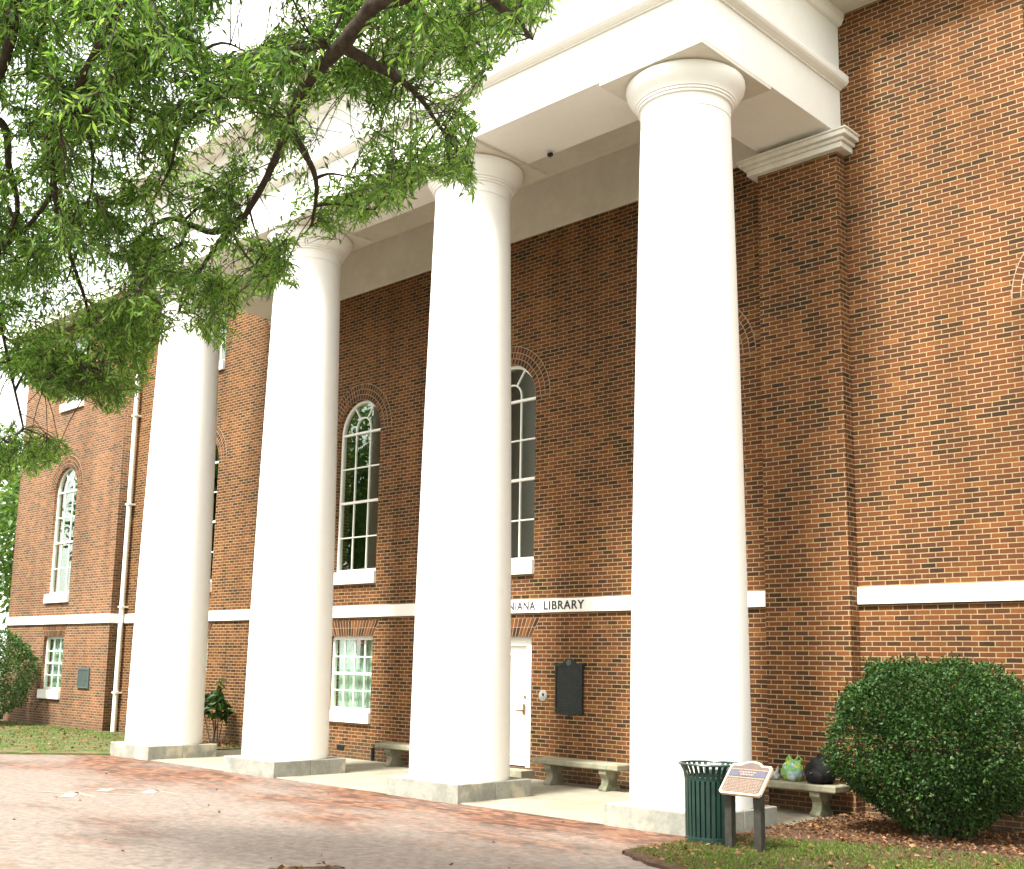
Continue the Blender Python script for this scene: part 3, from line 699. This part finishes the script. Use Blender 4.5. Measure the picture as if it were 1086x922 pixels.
# panel built flat in its own frame: local x along width, local z up the slope
w2, h = .25, .385
tilt = Matrix.Translation((1.595, -4.205, .605)) @ Matrix.Rotation(R(-44), 4, 'X')
arcp = [(.115 * math.cos(math.pi * i / 12), h + .045 * math.sin(math.pi * i / 12) + .012) for i in range(13)]
outl = [(-w2, .025), (-w2 + .025, 0), (w2 - .025, 0), (w2, .025), (w2, h - .015), (w2 - .02, h + .008), (.135, h + .008)] + arcp[1:-1] + [(-.135, h + .008), (-w2 + .02, h + .008), (-w2, h - .015)]
def shrink(poly, e):
    cx, cz = 0, h / 2; return [(x - math.copysign(min(e, abs(x)), x) if abs(x) > .14 else x * (1 - e / .3), z + (e if z < cz else -e)) for x, z in poly]
bk = B().prism(outl, -.012, .022).build('backing_plate', M_gold, sg, bevel=.003)
fc = B().prism(shrink(outl, .022), -.0145, -.012).build('face', M_signbg, bk)
d1 = B().box(-w2 + .035, w2 - .035, -.0175, -.0147, h * .60, h * .80).build('title_band', M_signbl, bk)
tx = B().box(-w2 + .03, w2 - .03, -.017, -.0147, h * .545, h * .575).box(-w2 + .03, w2 - .03, -.017, -.0147, h * .825, h * .85)
for zc, wd in ((h * .74, .20), (h * .66, .16)):
    x = -wd / 2
    while x < wd / 2: ww = random.uniform(.014, .03); tx.box(x, min(x + ww, wd / 2), -.0205, -.0178, zc - .010, zc + .010); x += ww + .008
for r_ in range(9):
    z = h * .09 + r_ * h * .049; x = -w2 + .04
    while x < w2 - .05:
        ww = random.uniform(.012, .035); tx.box(x, min(x + ww, w2 - .04), -.0170, -.0147, z - .0045, z + .0045); x += ww + .008
tx.build('raised_lettering', M_signhi, bk)
bk.matrix_basis = tilt
sg_inv = Matrix.Translation(sg.location).inverted()
for ch in sg.children: ch.matrix_parent_inverse = sg_inv

# ------------------------------------------------------------------ foliage
def leaf_quads(P, Dv, L, Wd, droop=None):
    """P base points, Dv unit directions, L lengths, Wd widths -> diamond leaves (numpy)"""
    n = len(P); rnd = rng.normal(size=(n, 3)); side = np.cross(Dv, rnd); side /= np.linalg.norm(side, axis=1)[:, None] + 1e-9
    mid = P + Dv * (L * .45)[:, None]; tip = P + Dv * L[:, None] + np.array([0, 0, -1]) * (L * .12)[:, None]
    a = mid + side * (Wd / 2)[:, None]; b_ = mid - side * (Wd / 2)[:, None]
    up_ = np.cross(Dv, side) * (Wd * rng.uniform(.1, .3, n))[:, None]; a = a + up_; b_ = b_ + up_
    V = np.stack([P, a, tip, b_], 1).reshape(-1, 3); k_ = np.arange(n)[:, None] * 4
    F = np.concatenate([k_ + [0, 1, 2], k_ + [0, 2, 3]], 1).reshape(-1, 3); return V, F
def np_mesh(name, V, F, mat, parent=None):
    me = bpy.data.meshes.new(name); n, k = F.shape
    me.vertices.add(len(V)); me.vertices.foreach_set('co', V.astype(np.float32).ravel())
    me.loops.add(n * k); me.loops.foreach_set('vertex_index', F.astype(np.int32).ravel())
    me.polygons.add(n); me.polygons.foreach_set('loop_start', np.arange(0, n * k, k, dtype=np.int32))
    me.update(calc_edges=True); me.materials.append(mat)
    o = bpy.data.objects.new(name, me); C.objects.link(o)
    if parent is not None: o.parent = parent
    return o
def unit(v): return v / (np.linalg.norm(v, axis=-1, keepdims=True) + 1e-9)
def inpoly(u, v, poly):
    u = np.asarray(u); v = np.asarray(v); r_ = np.zeros(u.shape, bool); n = len(poly)
    for i in range(n):
        x0, y0 = poly[i]; x1, y1 = poly[(i + 1) % n]
        c = ((y0 > v) != (y1 > v)) & (u < (x1 - x0) * (v - y0) / ((y1 - y0) if y1 != y0 else 1e-9) + x0); r_ ^= c
    return r_

# --- the willow oak over the walk: its trunk stands behind the camera, its limbs reach out to the portico
OAK = empty('oak_tree', (8.9, -18.4, 0)); tag(OAK, 'willow oak with narrow green leaves whose drooping limbs overhang the walk', 'tree')
A_ = np.array
fork = A_([8.8, -18.2, 4.6])
wood = B(); limb_pts = []
def limb(pts, r0, r1, n=12, keep=True):
    pts = [np.asarray(p, float) for p in pts]; out = []
    for i in range(len(pts) - 1):
        p0, p1, p2, p3 = pts[max(i - 1, 0)], pts[i], pts[i + 1], pts[min(i + 2, len(pts) - 1)]
        for j in range(6):
            t = j / 6; out.append(.5 * ((2 * p1) + (-p0 + p2) * t + (2 * p0 - 5 * p1 + 4 * p2 - p3) * t * t + (-p0 + 3 * p1 - 3 * p2 + p3) * t ** 3))
    out.append(pts[-1]); m = len(out)
    rr = [r0 + (r1 - r0) * (i / (m - 1)) ** .8 for i in range(m)] if not isinstance(r0, list) else list(np.interp(np.linspace(0, len(r0) - 1, m), np.arange(len(r0)), r0))
    out = [o + rng.normal(size=3) * rr[i] * .07 for i, o in enumerate(out)]
    wood.tube(out, rr, n)
    if keep: limb_pts.extend([(o, r_) for o, r_ in zip(out, rr)])
trunk = B().tube([(9.0, -18.5, -.1), (8.97, -18.45, .5), (8.9, -18.35, 2), (8.85, -18.25, 3.6), tuple(fork)], [.62, .47, .41, .38, .36], 18)
trunk.build('trunk', M_bark, OAK)
# limb A: crosses the top of the picture between the first columns
limb([fork, (7.2, -16.2, 6.6), (5.2, -13.2, 6.9), pix(440, -70, 6.2), pix(396, 5, 6.6), pix(362, 48, 7.0), pix(328, 84, 7.4), pix(306, 135, 7.9), pix(288, 178, 8.3), pix(258, 232, 8.8), pix(222, 272, 9.3), pix(190, 330, 9.9)], [.20, .12, .072, .056, .050, .047, .044, .034, .027, .022, .015, .006], 0)
limb([pix(362, 48, 7.0), pix(400, 70, 7.3), pix(440, 98, 7.7), pix(470, 140, 8.1)], .045, .01, 7)
limb([pix(306, 135, 7.9), pix(335, 190, 8.4), pix(330, 240, 8.9)], .035, .008, 7)
limb([pix(258, 232, 8.8), pix(225, 246, 9.1), pix(180, 232, 9.5), pix(150, 250, 9.8)], .04, .01, 7)
limb([pix(330, 40, 7.2), pix(345, 48, 7.3), pix(300, 55, 7.6), pix(250, 90, 8.2), pix(195, 135, 8.6), pix(180, 180, 9.0), pix(155, 225, 9.3)], .03, .008, 7)
limb([pix(440, -70, 6.2), pix(500, -20, 6.6), pix(545, 20, 7.1), pix(565, 42, 7.5)], .06, .008, 7)
# limb B: the crooked one on the left
limb([fork, (6.6, -17.4, 6.4), (4.6, -15.0, 7.0), pix(175, -90, 7.0), pix(128, 2, 7.4), pix(105, 48, 7.7), pix(88, 82, 8.0), pix(72, 122, 8.3), pix(51, 138, 8.5), pix(56, 196, 8.9), pix(38, 230, 9.2), pix(4, 262, 9.5), pix(-40, 290, 9.9)], [.14, .10, .06, .036, .031, .029, .028, .027, .025, .021, .018, .015, .012], 0)
limb([pix(72, 122, 8.3), pix(110, 114, 8.6), pix(142, 112, 8.9), pix(178, 128, 9.2)], .03, .008, 7)
limb([pix(76, 118, 8.3), pix(96, 150, 8.7), pix(98, 190, 9.0), pix(92, 225, 9.4)], .024, .007, 7)
limb([pix(56, 196, 8.9), pix(72, 220, 9.2), pix(86, 250, 9.6), pix(70, 300, 10)], .026, .007, 7)
limb([pix(56, 196, 8.9), pix(62, 225, 9.0), pix(74, 270, 9.4), pix(95, 340, 10.2), pix(90, 400, 10.8)], .03, .008, 7)
limb([pix(72, 122, 8.3), pix(62, 96, 8.2), pix(40, 78, 8.3), pix(10, 80, 8.4)], .03, .012, 7)
limb([pix(20, -60, 7.4), pix(14, 20, 7.8), pix(3, 70, 8.2), pix(-20, 120, 8.6)], .05, .03)
limb([pix(-20, 120, 8.6), pix(5, 135, 8.7), pix(10, 180, 8.9), pix(18, 225, 9.2), pix(-5, 300, 9.6), pix(25, 455, 10.5)], .04, .01, 7)
limb([pix(110, 40, 7.7), pix(120, 62, 7.8), pix(127, 110, 8.0)], .014, .006, 6)
limb([fork, (9.6, -18.8, 7.5), (10.4, -19.6, 10.5)], .25, .05); limb([fork, (7.0, -19.5, 7.5), (4.5, -20.5, 9.5)], .22, .04); limb([fork, (10.8, -16.6, 7.0), (12.6, -14.6, 8.8)], .22, .04)
limb([(5.2, -13.2, 6.9), (4.6, -12.2, 8.3), (3.6, -11.4, 9.6)], .1, .02); limb([(4.6, -15.0, 7.0), (2.4, -14.2, 8.2), (0.2, -13.6, 9.2)], .1, .02)

mask = [(-260, -300), (640, -300), (600, -60), (588, 0), (583, 25), (560, 45), (535, 60), (520, 75), (505, 95), (510, 130), (502, 160), (507, 200), (495, 218), (480, 197), (455, 190), (440, 214), (420, 226), (400, 230), (385, 240), (370, 235), (360, 258), (345, 247), (330, 252), (312, 268), (318, 305), (300, 302), (288, 318), (262, 312), (254, 345), (238, 372), (215, 362), (190, 345), (168, 368), (165, 395), (150, 415), (130, 436), (112, 440), (95, 420), (62, 428), (30, 412), (0, 395), (-260, 390)]
mask2 = [(-120, 430), (0, 446), (30, 455), (70, 462), (82, 478), (60, 492), (25, 508), (0, 520), (-120, 540)]
thin = [([(245, -8), (296, -8), (300, 20), (278, 46), (235, 60), (212, 45), (232, 20)], .95), ([(296, -8), (352, 0), (345, 22), (300, 30)], .55), ([(262, 205), (300, 200), (296, 235), (278, 250), (262, 235)], .95),
        ([(326, 110), (392, 105), (392, 150), (370, 185), (330, 180)], .72), ([(195, 140), (270, 118), (285, 145), (230, 175), (195, 180)], .60), ([(300, 158), (345, 150), (350, 190), (312, 215)], .55), ([(440, 92), (500, 75), (505, 100), (470, 150), (440, 130)], .35),
        ([(40, 300), (140, 290), (120, 320), (40, 330)], .35), ([(0, 150), (30, 150), (20, 175), (0, 175)], .6)]
def keep_prob(u, v):
    ok = inpoly(u, v, mask) | inpoly(u, v, mask2); p = ok.astype(float)
    for poly, k_ in thin: p = np.where(inpoly(u, v, poly), p * (1 - k_), p)
    return p
# cluster centres inside the crown's front
cl = []
while len(cl) < 1500:
    u = rng.uniform(-110, 620, 600); v = rng.uniform(-130, 545, 600); p = keep_prob(u, v)
    # clumps: smooth pseudo-noise so that the crown opens here and there
    nz = np.sin(u * .043 + 1.3 * np.sin(v * .031)) * np.sin(v * .052 + 1.1 * np.sin(u * .027 + 2))
    p = p * np.clip(.66 + .85 * nz, .05, 1)
    for a, b_, q in zip(u, v, p):
        if rng.random() < q:
            base = np.interp(b_, [-280, 0, 300, 520], [7.1, 7.9, 9.7, 10.8]) + np.interp(a, [0, 300, 600], [.6, .2, .0])
            cl.append(pix(a, b_, base - .15 + rng.normal() * .75))
cl = np.array(cl)
for a, b_, n_ in ((85, 405, 26), (60, 400, 16), (40, 385, 14), (110, 395, 14), (30, 470, 14)):
    for i in range(n_): cl = np.concatenate([cl, [pix(a + rng.normal() * 16, b_ + rng.normal() * 11, 10.2 + rng.normal() * .4)]])
# rest of the crown, out of the picture
ex = []
while len(ex) < 420:
    q = A_([8.4, -18.0, 8.2]) + rng.normal(size=3) * A_([3.0, 2.6, 1.7])
    u, v, wv = toimg(q)
    if q[2] < 5.0: continue
    if wv > .3 and -60 < u < 1150 and -40 < v < 960: continue
    if q[1] > -8.5: continue
    ex.append(q)
cl = np.concatenate([cl, np.array(ex)])
# branchlets: grow from the limbs to local attractors, then twigs to the clusters
LP = np.array([p for p, _ in limb_pts])
nodes = [*LP]
att = cl[rng.choice(len(cl), 190, replace=False)]
order = np.argsort([np.min(np.linalg.norm(LP - a, axis=1)) for a in att])
def connect(a, r0, r1, seg=5, sides=5, sag=.08):
    NN = np.array(nodes); i = np.argmin(np.linalg.norm(NN - a, axis=1)); p = NN[i]; d = np.linalg.norm(a - p)
    pts = []
    off = rng.normal(size=3) * d * .10
    for j in range(seg + 1):
        t = j / seg; q = p + (a - p) * t + off * math.sin(math.pi * t) + A_([0, 0, 1]) * sag * d * math.sin(math.pi * t); pts.append(q)
    wood.tube(pts, [r0 + (r1 - r0) * j / seg for j in range(seg + 1)], sides); nodes.extend(pts[1:])
for i in order: connect(att[i], .015, .005)
NN = np.array(nodes)
tw = B()
Ps, Ds, Ls, Ws = [], [], [], []
for c in cl:
    i = np.argmin(np.linalg.norm(NN - c, axis=1)); p = NN[i]
    if np.linalg.norm(c - p) > 1.3: p = c + unit(p - c) * 1.3
    mid = (p + c) / 2 + A_([0, 0, .05])
    tw.tube([p, mid, c], [.006, .004, .003], 3)
    for s_ in range(9):
        d0 = unit(unit(c - p) * .5 + rng.normal(size=3) * .6 + A_([0, 0, -.25])); Lt = rng.uniform(.16, .36); nl = rng.integers(7, 12)
        uu, vv, ww_ = toimg(c + d0 * Lt)
        if ww_ > .3 and -20 < uu < 1106 and -20 < vv < 942 and rng.random() > keep_prob(A_([uu]), A_([vv]))[0]: continue
        tw.tube([c, c + d0 * Lt * .6, c + d0 * Lt + A_([0, 0, -.04])], [.003, .002, .0015], 3)
        t = np.linspace(.15, 1, nl); b0 = c + d0 * (t * Lt)[:, None]; 
        dd = unit(d0 * .7 + rng.normal(size=(nl, 3)) * .65 + A_([0, 0, -.22]))
        Ps.append(b0); Ds.append(dd); Ls.append(rng.uniform(.045, .092, nl)); Ws.append(rng.uniform(.013, .023, nl))
Ps, Ds, Ls, Ws = map(np.concatenate, (Ps, Ds, Ls, Ws))
u, v, wv = toimg(Ps)
inside = (wv > .3) & (u > -20) & (u < 1106) & (v > -20) & (v < 942)
kp = keep_prob(u + rng.normal(size=len(u)) * 7, v + rng.normal(size=len(u)) * 7)
good = ~inside | (rng.random(len(u)) < np.clip(kp * 1.05, 0, 1))
V, F = leaf_quads(Ps[good], Ds[good], Ls[good], Ws[good])
wood.build('limbs', M_bark, OAK); tw.build('twigs', M_bark, OAK)
np_mesh('crown', V, F, M_oak, OAK)
under(OAK)

# --- clipped shrubs
def shrub(name, label, cx, cy, cz, rx, ry, rz, n, mat, size, z0=.03, squash=2.6, hole=.35, twigs=40):
    t = empty(name, (cx, cy, 0)); tag(t, label, 'shrub')
    d = unit(rng.normal(size=(n, 3)))
    d2 = np.sign(d) * np.abs(d) ** (2 / squash); d2 = d2 / (np.sum(np.abs(d2) ** squash, 1) ** (1 / squash))[:, None]
    bumpf = 1 + .08 * np.sin(d[:, 0] * 3.1 + 1) * np.sin(d[:, 2] * 3.7 + d[:, 1] * 2) + .07 * np.sin(d[:, 0] * 7 + 2 * d[:, 2]) * np.sin(d[:, 2] * 6 + d[:, 1] * 5) + .05 * np.sin(d[:, 1] * 13 + d[:, 0] * 9) * np.sin(d[:, 2] * 12)
    rad = np.where(rng.random(n) < .62, rng.normal(.97, .035, n), rng.uniform(.35, .95, n)) * bumpf
    # loose sprigs at the outline
    rad = np.where(rng.random(n) < .05, rad + rng.uniform(0, .10, n), rad)
    P = A_([cx, cy, cz]) + d2 * rad[:, None] * A_([rx, ry, rz])
    tp = .60 + .40 * np.clip((P[:, 2] - z0) / (1.0 * rz), 0, 1) ** .8; P[:, 0] = cx + (P[:, 0] - cx) * tp; P[:, 1] = cy + (P[:, 1] - cy) * tp
    ok = P[:, 2] > z0
    low_ = (P[:, 2] - z0) / (2 * rz)
    ok &= rng.random(n) < np.clip(.12 + low_ * 2.4, 0, 1)
    P, d = P[ok], d[ok]; m = len(P)
    dd = unit(d * .6 + rng.normal(size=(m, 3)) * .7 + A_([0, 0, .15]))
    V, F = leaf_quads(P, dd, rng.uniform(.7, 1.25, m) * size, rng.uniform(.8, 1.2, m) * size * .55)
    np_mesh('foliage', V, F, mat, t)
    b = B()
    for i in range(twigs):
        a = rng.uniform(0, 6.28); q = A_([cx + math.cos(a) * rx * .12, cy + math.sin(a) * ry * .12, 0.0]); dv = unit(rng.normal(size=3)); dv[2] = abs(dv[2]) * .8 - .15; e = A_([cx, cy, cz]) + dv * A_([rx, ry, rz]) * .85
        b.tube([q, q + (e - q) * .4 + A_([0, 0, .12]), e], [.016, .011, .004], 5)
    b.build('stems', M_bark, t)
    under(t); return t
shrub('clipped_bush', 'large rounded dark green clipped bush against the brick wall', 2.46, -1.36, 1.06, 1.08, 1.04, .96, 62000, M_holly, .047)
shrub('tall_shrub', 'tall bright green shrub at the far corner of the left wing', -24.15, -1.7, 1.34, 1.42, 1.15, 1.30, 15000, M_hedge, .085)

# --- thin plant by the wall
pt = empty('slender_plant', (-14.25, -.5, 0)); tag(pt, 'slender potless plant with drooping glossy leaves between the two left columns', 'plant')
st = B(); Ps, Ds, Ls = [], [], []
for i in range(9):
    top = A_([-14.30 + rng.normal() * .19, -.55 + rng.normal() * .15, rng.uniform(.85, 1.45)])
    base = A_([-14.25 + rng.normal() * .05, -.5 + rng.normal() * .04, 0]); midp = base * .5 + top * .5 + A_([rng.normal() * .08, rng.normal() * .05, .1])
    st.tube([base, midp, top], [.014, .010, .005], 5)
    for k_ in range(20):
        q = midp + (top - midp) * rng.uniform(.35, 1.05); Ps.append(q); Ds.append(unit(A_([rng.normal(), rng.normal(), -.35 + rng.normal() * .5]))); Ls.append(rng.uniform(.16, .30))
V, F = leaf_quads(np.array(Ps), np.array(Ds), np.array(Ls), np.array(Ls) * .42)
np_mesh('foliage', V, F, M_holly, pt); st.build('stems', M_bark, pt); under(pt)

# --- other trees: one beyond the far corner, some across the walk (mirrored in the panes)
def round_tree(x, y, h, r_, label, n=24000, size=.32, group=None):
    t = empty('broadleaf_tree', (x, y, 0)); tag(t, label, 'tree', group)
    b = B().tube([(x, y, -.1), (x + .1, y, h * .25), (x, y + .1, h * .5), (x + .1, y, h * .8)], [.32, .25, .18, .05], 10)
    cents = []
    for i in range(26):
        d = unit(rng.normal(size=3)); c = A_([x, y, h * .62]) + d * A_([r_, r_, h * .36]) * rng.uniform(.35, .9); cents.append(c)
        b.tube([(x, y, h * .35 + rng.uniform(0, h * .2)), (A_([x, y, h * .5]) + c) / 2, c], [.09, .05, .015], 5)
    b.build('trunk', M_bark, t)
    cents = np.array(cents); ci = rng.integers(0, len(cents), n); d = unit(rng.normal(size=(n, 3)))
    P = cents[ci] + d * (rng.uniform(.2, 1, n) ** .5 * r_ * .42)[:, None]
    dd = unit(d + rng.normal(size=(n, 3)) * .8 + A_([0, 0, -.2]))
    V, F = leaf_quads(P, dd, rng.uniform(.7, 1.3, n) * size, rng.uniform(.7, 1.3, n) * size * .5)
    np_mesh('crown', V, F, M_fartree, t); under(t)
round_tree(-40, 8, 11, 4.5, 'leafy green tree standing beyond the far end of the left wing')
for i, (x, y, h, r_) in enumerate([(-27.5, -15.5, 14, 5.6), (-37, -13.5, 14, 5.6), (-20.5, -20.5, 15, 5.8), (-6, -44, 13, 5.5)]):
    round_tree(x, y, h, r_, ['broad tree across the walk mirrored in the arched panes', 'tall tree far along the walk to the left', 'wide tree across the walk behind the viewer', 'distant tree behind the viewer'][i], group='trees across the walk')

# --- ground cover
def scatter(poly, n):
    xs = [p[0] for p in poly]; ys = [p[1] for p in poly]; out = np.zeros((0, 2))
    while len(out) < n:
        q = np.stack([rng.uniform(min(xs), max(xs), n), rng.uniform(min(ys), max(ys), n)], 1); out = np.concatenate([out, q[inpoly(q[:, 0], q[:, 1], poly)]])
    return out[:n]
def blades(name, poly, n, hmin, hmax, mat, wd=.006, clump=None):
    q = scatter(poly, n)
    if clump is not None: q = q[rng.random(n) < clump(q[:, 0], q[:, 1])]
    m = len(q); P = np.concatenate([q, np.full((m, 1), .03)], 1)
    dd = unit(rng.normal(size=(m, 3)) * .55 + A_([0, 0, 1.0])); L = rng.uniform(hmin, hmax, m)
    V, F = leaf_quads(P, dd, L, np.full(m, wd) * rng.uniform(.7, 1.5, m)); return tag(np_mesh(name, V, F, mat), kind='stuff')
nzf = lambda x, y: .5 + .5 * np.sin(x * 2.1 + 1.7 * np.sin(y * 1.6)) * np.sin(y * 2.6 + 1.3 * np.sin(x * 1.1))
gR = [(.8, -3.4), (.8, -5.0), (1.4, -5.35), (4.2, -6.5), (6, -6.4), (5, -2.0), (2.4, -2.6)]
blades('grass', gR, 52000, .03, .075, M_grass, .008, lambda x, y: np.clip(.25 + 1.0 * nzf(x, y) * np.clip((x - .7) / 1.2, .3, 1), 0, 1) * np.where(y > -2.3, .12, 1))
gL = [(-13.2, -.4), (-13.2, -3.3), (-14.6, -5.0), (-17, -6.8), (-24, -10), (-30, -10), (-30, -.5)]
blades('grass', gL, 30000, .03, .08, M_grass, .014, lambda x, y: np.clip(.15 + .6 * nzf(x, y) + .6 * (y > -1.6), 0, 1))
def litter(name, poly, n, size, z=.05, dens=None):
    q = scatter(poly, n)
    if dens is not None: q = q[rng.random(n) < dens(q[:, 0], q[:, 1])]
    m = len(q); P = np.concatenate([q, rng.uniform(z, z + .02, (m, 1))], 1)
    dd = rng.normal(size=(m, 3)) * A_([1, 1, .25]); dd = unit(dd); L = rng.uniform(.6, 1.4, m) * size
    V, F = leaf_quads(P, dd, L, L * rng.uniform(.3, .7, m)); V[:, 2] = np.maximum(V[:, 2], z - .012); return tag(np_mesh(name, V, F, mat=M_litter), kind='stuff')
litter('leaf_litter', [(.8, -.3), (.8, -5.0), (1.4, -5.4), (6, -6.8), (6, -.3)], 15000, .052, .05, lambda x, y: np.clip(np.where(y > -2.45 + .3 * np.sin(x * 2.3), .98, .16) + (x < 1.5) * .25, 0, 1))
litter('leaf_litter', gL, 2600, .07, .05)
litter('leaf_litter', [(-12, -3.5), (-12, -9), (1, -9), (1, -5.2), (.7, -3.6)], 40, .045, .015)
litter('leaf_litter', [(-.4, -8.4), (-.25, -8.05), (.4, -8.3), (2.5, -9.4), (.6, -10.2)], 500, .06, .06)
litter('leaf_litter', [(-16.2, -.05), (-16.2, -.9), (-13.3, -.9), (-13.3, -.05)], 500, .08, .05)
